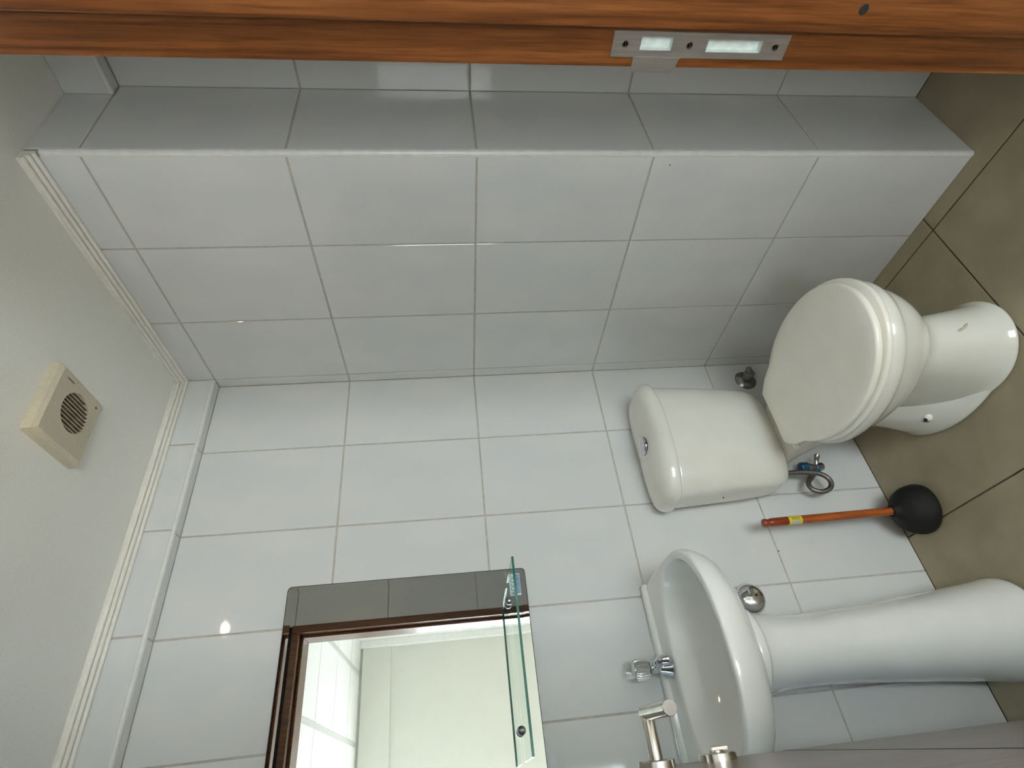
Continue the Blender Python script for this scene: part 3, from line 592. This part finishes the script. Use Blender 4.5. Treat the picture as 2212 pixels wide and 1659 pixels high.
# makers' sticker in the lower right corner
SX0, SX1, SZ0, SZ1 = 0.402, 0.457, 1.122, 1.150
stk = obj('sticker', MB().box(SX0, SX1, MYF - 0.0004, MYF - 0.0001, SZ0, SZ1), 'sticker_white', mir, label='small white and blue paper sticker')
obj('blue_band', MB().box(SX0 + 0.005, SX1 - 0.002, MYF - 0.0006, MYF - 0.0003, SZ0 + 0.001, SZ0 + 0.0105), 'sticker_blue', stk)
fc = bpy.data.curves.new('lettering', 'FONT'); fc.body = 'ACCOC'; fc.size = 0.0145; fc.align_x = 'CENTER'; fc.space_character = 1.05
fo = bpy.data.objects.new('lettering', fc); C.objects.link(fo)
bpy.context.view_layer.update()
me = bpy.data.meshes.new_from_object(fo.evaluated_get(bpy.context.evaluated_depsgraph_get()))
bpy.data.objects.remove(fo)
me.transform(Matrix.Translation(((SX0 + SX1) / 2, MYF - 0.0007, SZ0 + 0.0145)) @ Matrix.Rotation(math.pi / 2, 4, 'X'))
obj('lettering', me, 'sticker_ink', stk)

shz = 1.1540
shelf = thing('glass_shelf', 'clear green-edged glass shelf across the lower mirror', 'shelf', (0.24, 1.35, shz))
sx0, sx1, sy0, sy1, sh = 0.050, 0.428, 1.236, 1.428, 0.0052
plate_o = obj('glass', MB().add([(sx0, sy0, shz), (sx1, sy0, shz), (sx1, sy1, shz), (sx0, sy1, shz), (sx0, sy0, shz + sh), (sx1, sy0, shz + sh), (sx1, sy1, shz + sh), (sx0, sy1, shz + sh)], [(0, 3, 2, 1), (4, 5, 6, 7)]), 'shelf_glass', shelf)
for nm_, x0_, x1_, y0_, y1_, mt_ in (('front_edge', sx0, sx1, sy0 - 0.0012, sy0, 'glass_edge'), ('side_edge', sx0 - 0.0008, sx0, sy0, sy1, 'shelf_glass'), ('side_edge', sx1, sx1 + 0.0008, sy0, sy1, 'shelf_glass')):
    box(nm_, x0_, x1_, y0_, y1_, shz, shz + sh, mt_, shelf)
for x in (0.386, 0.108):
    b = MB().lathe([(0.0060, -0.001), (0.0065, 0.006), (0.0085, 0.010), (0.0098, 0.016), (0.0095, 0.022), (0.0070, 0.027), (0.0030, 0.029)], 24, frame_to((x, MYF, shz + sh / 2), (0, -1, 0)))
    obj('bracket', b, 'dull_chrome', shelf, smooth=True, angle=35)

# ------------------------------------------------------------------ plunger
px, py = 0.511, 1.358
plg = thing('plunger', 'black rubber plunger with orange-brown wooden handle against the back wall', 'plunger', (px, py, 0))
cup = [(0.060, 0.0), (0.066, 0.004), (0.0675, 0.014), (0.0655, 0.028), (0.061, 0.043), (0.052, 0.059), (0.040, 0.070), (0.028, 0.077), (0.0185, 0.084), (0.0165, 0.094), (0.014, 0.096), (0.010, 0.0965)]
obj('cup', MB().lathe(cup, 44, frame_to((px, py, 0), (0, 0, 1))), 'black_rubber', plg, smooth=True, angle=60)
ax = Vector((-0.004, 0.004, 0.376)); hb = Vector((px, py, 0.092)); hl = ax.length
fr_ = frame_to(hb, ax)
obj('handle', MB().lathe([(0.0105, -0.01), (0.0108, 0.02), (0.0110, hl * 0.66), (0.0110, hl * 0.74)], 24, fr_), 'handle_wood', plg, smooth=True, angle=40)
obj('grip', MB().lathe([(0.0112, hl * 0.735), (0.0114, hl * 0.80), (0.0112, hl * 0.93), (0.0106, hl * 0.945), (0.0088, hl * 0.955), (0.0088, hl * 0.96), (0.0105, hl * 0.97), (0.0112, hl * 0.985), (0.0095, hl * 0.997), (0.005, hl)], 24, fr_), 'handle_red', plg, smooth=True, angle=50)
def wrap(name, a0, a1, h0, h1, r, material, parent):
    n_ = 16; rows = []
    for h in (h0, h1):
        rows.append([tuple(fr_ @ Vector((r * math.cos(a0 + (a1 - a0) * k / n_), r * math.sin(a0 + (a1 - a0) * k / n_), h))) for k in range(n_ + 1)])
    mb = MB().loft(rows, False, False, closed=False)
    return obj(name, mb, material, parent, smooth=True)
# direction of the camera seen from the handle, in the handle's own frame
cdir = fr_.to_3x3().inverted() @ (Vector((0, 0, CAMZ)) - Vector((px, py, 0.4))); ca = math.atan2(cdir.y, cdir.x)
HB0, HB1 = hl * 0.715, hl * 0.815
lb = wrap('label', 0, 2 * math.pi, HB0, HB1, 0.01165, 'label_yellow', plg); lb['label'] = 'yellow paper label'
rgt = fr_.to_3x3().inverted() @ Vector((1, 0, 0)); sgn = 1 if (math.cos(ca + 0.3) * rgt.x + math.sin(ca + 0.3) * rgt.y) > (math.cos(ca) * rgt.x + math.sin(ca) * rgt.y) else -1
wrap('print_line', ca + sgn * 0.45, ca + sgn * 0.62, HB0 + 0.007, HB1 - 0.008, 0.01172, 'label_print', lb)
wrap('print_line', ca + sgn * 0.25, ca + sgn * 0.36, HB0 + 0.007, HB1 - 0.008, 0.01172, 'label_print', lb)
wrap('print_line', ca + sgn * 0.02, ca + sgn * 0.10, HB0 + 0.007, HB1 - 0.008, 0.01172, 'label_print', lb)
wrap('grey_panel', ca - sgn * 1.1, ca - sgn * 0.10, HB0 + 0.006, HB1 - 0.007, 0.01172, 'label_grey', lb)

# ------------------------------------------------------------------ plumbing fittings
v1 = thing('capped_water_outlet', 'dull chrome round water outlet low on the wall right of the toilet cistern', 'pipe fitting', (1.046, YB, 0.276))
obj('flange', MB().lathe([(0.036, 0), (0.036, 0.002), (0.029, 0.009), (0.017, 0.013), (0.014, 0.0135)], 36, frame_to((1.046, YB - 0.0004, 0.276), (0, -1, 0))), 'dull_chrome', v1, smooth=True, angle=40)
obj('stub', MB().lathe([(0.0145, 0.008), (0.0145, 0.026), (0.0168, 0.027), (0.0168, 0.042), (0.014, 0.044)], 24, frame_to((1.046, YB, 0.276), (0.05, -1, 0))), 'dull_chrome', v1, smooth=True, angle=40)
obj('elbow', MB().lathe([(0.010, -0.012), (0.0105, 0.012), (0.0085, 0.022), (0.006, 0.023)], 20, frame_to((1.048, YB - 0.036, 0.276), (0.9, -0.4, 0.0))), 'dull_chrome', v1, smooth=True, angle=40)

v2 = thing('stop_valve', 'small chrome stop valve with blue knob on the wall below the cistern', 'valve', (0.690, YB, 0.200))
vx, vz = 0.690, 0.208
obj('flange', MB().lathe([(0.018, 0), (0.018, 0.003), (0.011, 0.008), (0.010, 0.03)], 28, frame_to((vx, YB - 0.0004, vz - 0.012), (0, -1, 0))), 'chrome', v2, smooth=True, angle=40)
obj('body', MB().lathe([(0.011, -0.028), (0.0125, -0.026), (0.0125, -0.008), (0.0105, -0.006), (0.0105, 0.012), (0.013, 0.014), (0.013, 0.022), (0.010, 0.024)], 6, frame_to((vx, YB - 0.034, vz - 0.004), (0, 0, 1))), 'dull_chrome', v2)
obj('spindle', MB().lathe([(0.0075, 0), (0.0075, 0.022), (0.009, 0.024), (0.009, 0.034), (0.006, 0.036)], 16, frame_to((vx + 0.004, YB - 0.034, vz - 0.012), (0.8, -0.35, -0.25))), 'chrome', v2, smooth=True, angle=40)
obj('knob', MB().lathe([(0.012, 0.0), (0.0145, 0.003), (0.0145, 0.020), (0.0125, 0.024), (0.005, 0.025)], 10, frame_to((vx + 0.003, YB - 0.034, vz + 0.016), (0, 0, 1))), 'blue_plastic', v2, label='blue plastic valve knob')
obj('nut', MB().lathe([(0.0098, 0.0), (0.0098, 0.012), (0.008, 0.013)], 6, frame_to((vx - 0.006, YB - 0.034, vz - 0.006), (-1, -0.15, -0.1))), 'blue_plastic', v2)
# flexible braided hose: from the cistern down, one loop, to the valve
hp = []
top = Vector((0.676, 1.375, 0.335))
ctrl = [(0.6605, 1.392, 0.346), (0.661, 1.393, 0.310), (0.662, 1.394, 0.280), (0.659, 1.394, 0.245), (0.652, 1.394, 0.218), (0.638, 1.395, 0.200), (0.620, 1.396, 0.198), (0.605, 1.397, 0.211), (0.599, 1.399, 0.234), (0.608, 1.402, 0.255), (0.626, 1.406, 0.260), (0.643, 1.411, 0.247), (0.658, 1.416, 0.228), (0.672, 1.420, 0.212)]
def catmull(p, n=6):
    p = [Vector(q) for q in p]; p = [p[0] * 2 - p[1]] + p + [p[-1] * 2 - p[-2]]; out = []
    for i in range(1, len(p) - 2):
        for k in range(n):
            t_ = k / n; a, b, c, d = p[i - 1:i + 3]
            out.append(0.5 * ((2 * b) + (c - a) * t_ + (2 * a - 5 * b + 4 * c - d) * t_ ** 2 + (3 * b - a - 3 * c + d) * t_ ** 3))
    return out + [p[-2]]
hose = thing('braided_water_hose', 'grey braided hose curling in a loop from the cistern to the stop valve', 'hose', (0.64, 1.40, 0.14))
pts = catmull(ctrl)
obj('tube', MB().tube(pts, 0.0072, 12), 'braid', hose, smooth=True, angle=60)
for i in (3, 70):
    a = pts[min(i, len(pts) - 2)]; d = pts[min(i, len(pts) - 2) + 1] - a
    obj('ferrule', MB().lathe([(0.0084, -0.008), (0.0084, 0.008)], 16, frame_to(a, d)), 'dull_chrome', hose, smooth=True, angle=40)

v3 = tag(obj('wall_flange', MB().lathe([(0.040, 0.0), (0.0395, 0.004), (0.036, 0.012), (0.029, 0.019), (0.019, 0.0235), (0.008, 0.025)], 40, frame_to((0.342, YB - 0.0004, 0.524), (0, -1, 0))), 'chrome', smooth=True, angle=60),
         'shiny domed chrome cover plate on the wall beside the basin pedestal', 'pipe cover')
v3s = obj('screw', MB().lathe([(0.0035, 0), (0.0035, 0.002), (0.002, 0.003)], 12, frame_to((0.345, YB - 0.024, 0.517), (0, -1, 0))), 'dark_gap', v3, smooth=True)

# ------------------------------------------------------------------ extractor fan on the ceiling
fan = thing('extractor_fan', 'square cream plastic extractor fan on the ceiling with dusty round grille', 'extractor fan', (0.737, 1.041, H))
fx, fy, fh = 0.738, 1.0405, 0.0825
GX, GY, GR = 0.745, 1.043, 0.0440
NF = 64
def sq(h, z, r=0.006):
    pts = []
    for k in range(NF):
        a = 2 * math.pi * k / NF; c, s_ = math.cos(a), math.sin(a)
        q = (abs(c) ** 44 + abs(s_) ** 44) ** (-1 / 44)
        pts.append((fx + h * q * c, fy + h * q * s_, z))
    return pts
def circ(r, z): return [(GX + r * math.cos(2 * math.pi * k / NF), GY + r * math.sin(2 * math.pi * k / NF), z) for k in range(NF)]
zf = H - 0.024
obj('cover', MB().loft([sq(fh + 0.001, H), sq(fh, H - 0.006), sq(fh - 0.001, H - 0.017), sq(fh - 0.0095, zf), circ(GR, zf - 0.0005), circ(GR, H - 0.008)], cap0=False, cap1=False), 'vent_plastic', fan, smooth=True, angle=25)
obj('duct', MB().lathe([(GR - 0.0003, 0), (GR - 0.0003, 0.001), (0.01, 0.001)], 32, frame_to((GX, GY, H - 0.0045), (0, 0, -1))), 'vent_dark', fan)
for k in range(10):
    x = GX + (k - 4.5) * GR * 2 / 10.4
    hy = math.sqrt(max(GR ** 2 - (x - GX) ** 2, 0)) - 0.0008
    zt, zb_ = H - 0.010, zf
    rg = []
    for q in range(9):
        y = GY - hy + 2 * hy * q / 8
        rg.append([(x - 0.0010, y, zt), (x + 0.0014, y, zt), (x + 0.0014, y, zb_), (x - 0.0010, y, zb_)])
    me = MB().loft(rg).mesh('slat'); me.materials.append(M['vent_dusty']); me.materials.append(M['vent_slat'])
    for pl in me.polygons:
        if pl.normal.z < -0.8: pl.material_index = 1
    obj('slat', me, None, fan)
obj('hub', MB().lathe([(0.0165, 0.0), (0.0155, 0.003), (0.008, 0.0045)], 24, frame_to((GX - 0.003, GY, H - 0.0100), (0, 0, -1))), 'vent_slat', fan, smooth=True)
obj('badge', MB().box(0.7965, 0.7985, 0.985, 1.008, zf - 0.0005, zf + 0.001), 'dark_gap', fan)
obj('screw', MB().lathe([(0.0022, 0), (0.0022, 0.001), (0.001, 0.0012)], 10, frame_to((0.7945, 1.096, zf + 0.0002), (0, 0, -1))), 'dark_gap', fan)

# ------------------------------------------------------------------ small ceiling lamp of the bathroom (its glint shows on the tiles and the ceramics)
lamp = thing('ceiling_lamp', 'small round ceiling lamp whose glint shows on the back wall tiles', 'lamp', (0.547, 0.855, H))
obj('base', MB().lathe([(0.044, 0.0), (0.044, 0.005), (0.030, 0.016), (0.029, 0.027), (0.0275, 0.027), (0.0275, 0.010), (0.010, 0.010)], 32, frame_to((0.547, 0.855, H), (0, 0, -1))), 'lamp_white', lamp, smooth=True, angle=40)  # cup lip added around the bulb to keep its light off the ceiling
obj('bulb', MB().lathe([(0.012, 0.012), (0.014, 0.018), (0.0155, 0.026), (0.012, 0.034), (0.004, 0.037)], 20, frame_to((0.547, 0.855, H), (0, 0, -1))), 'bulb', lamp, smooth=True)
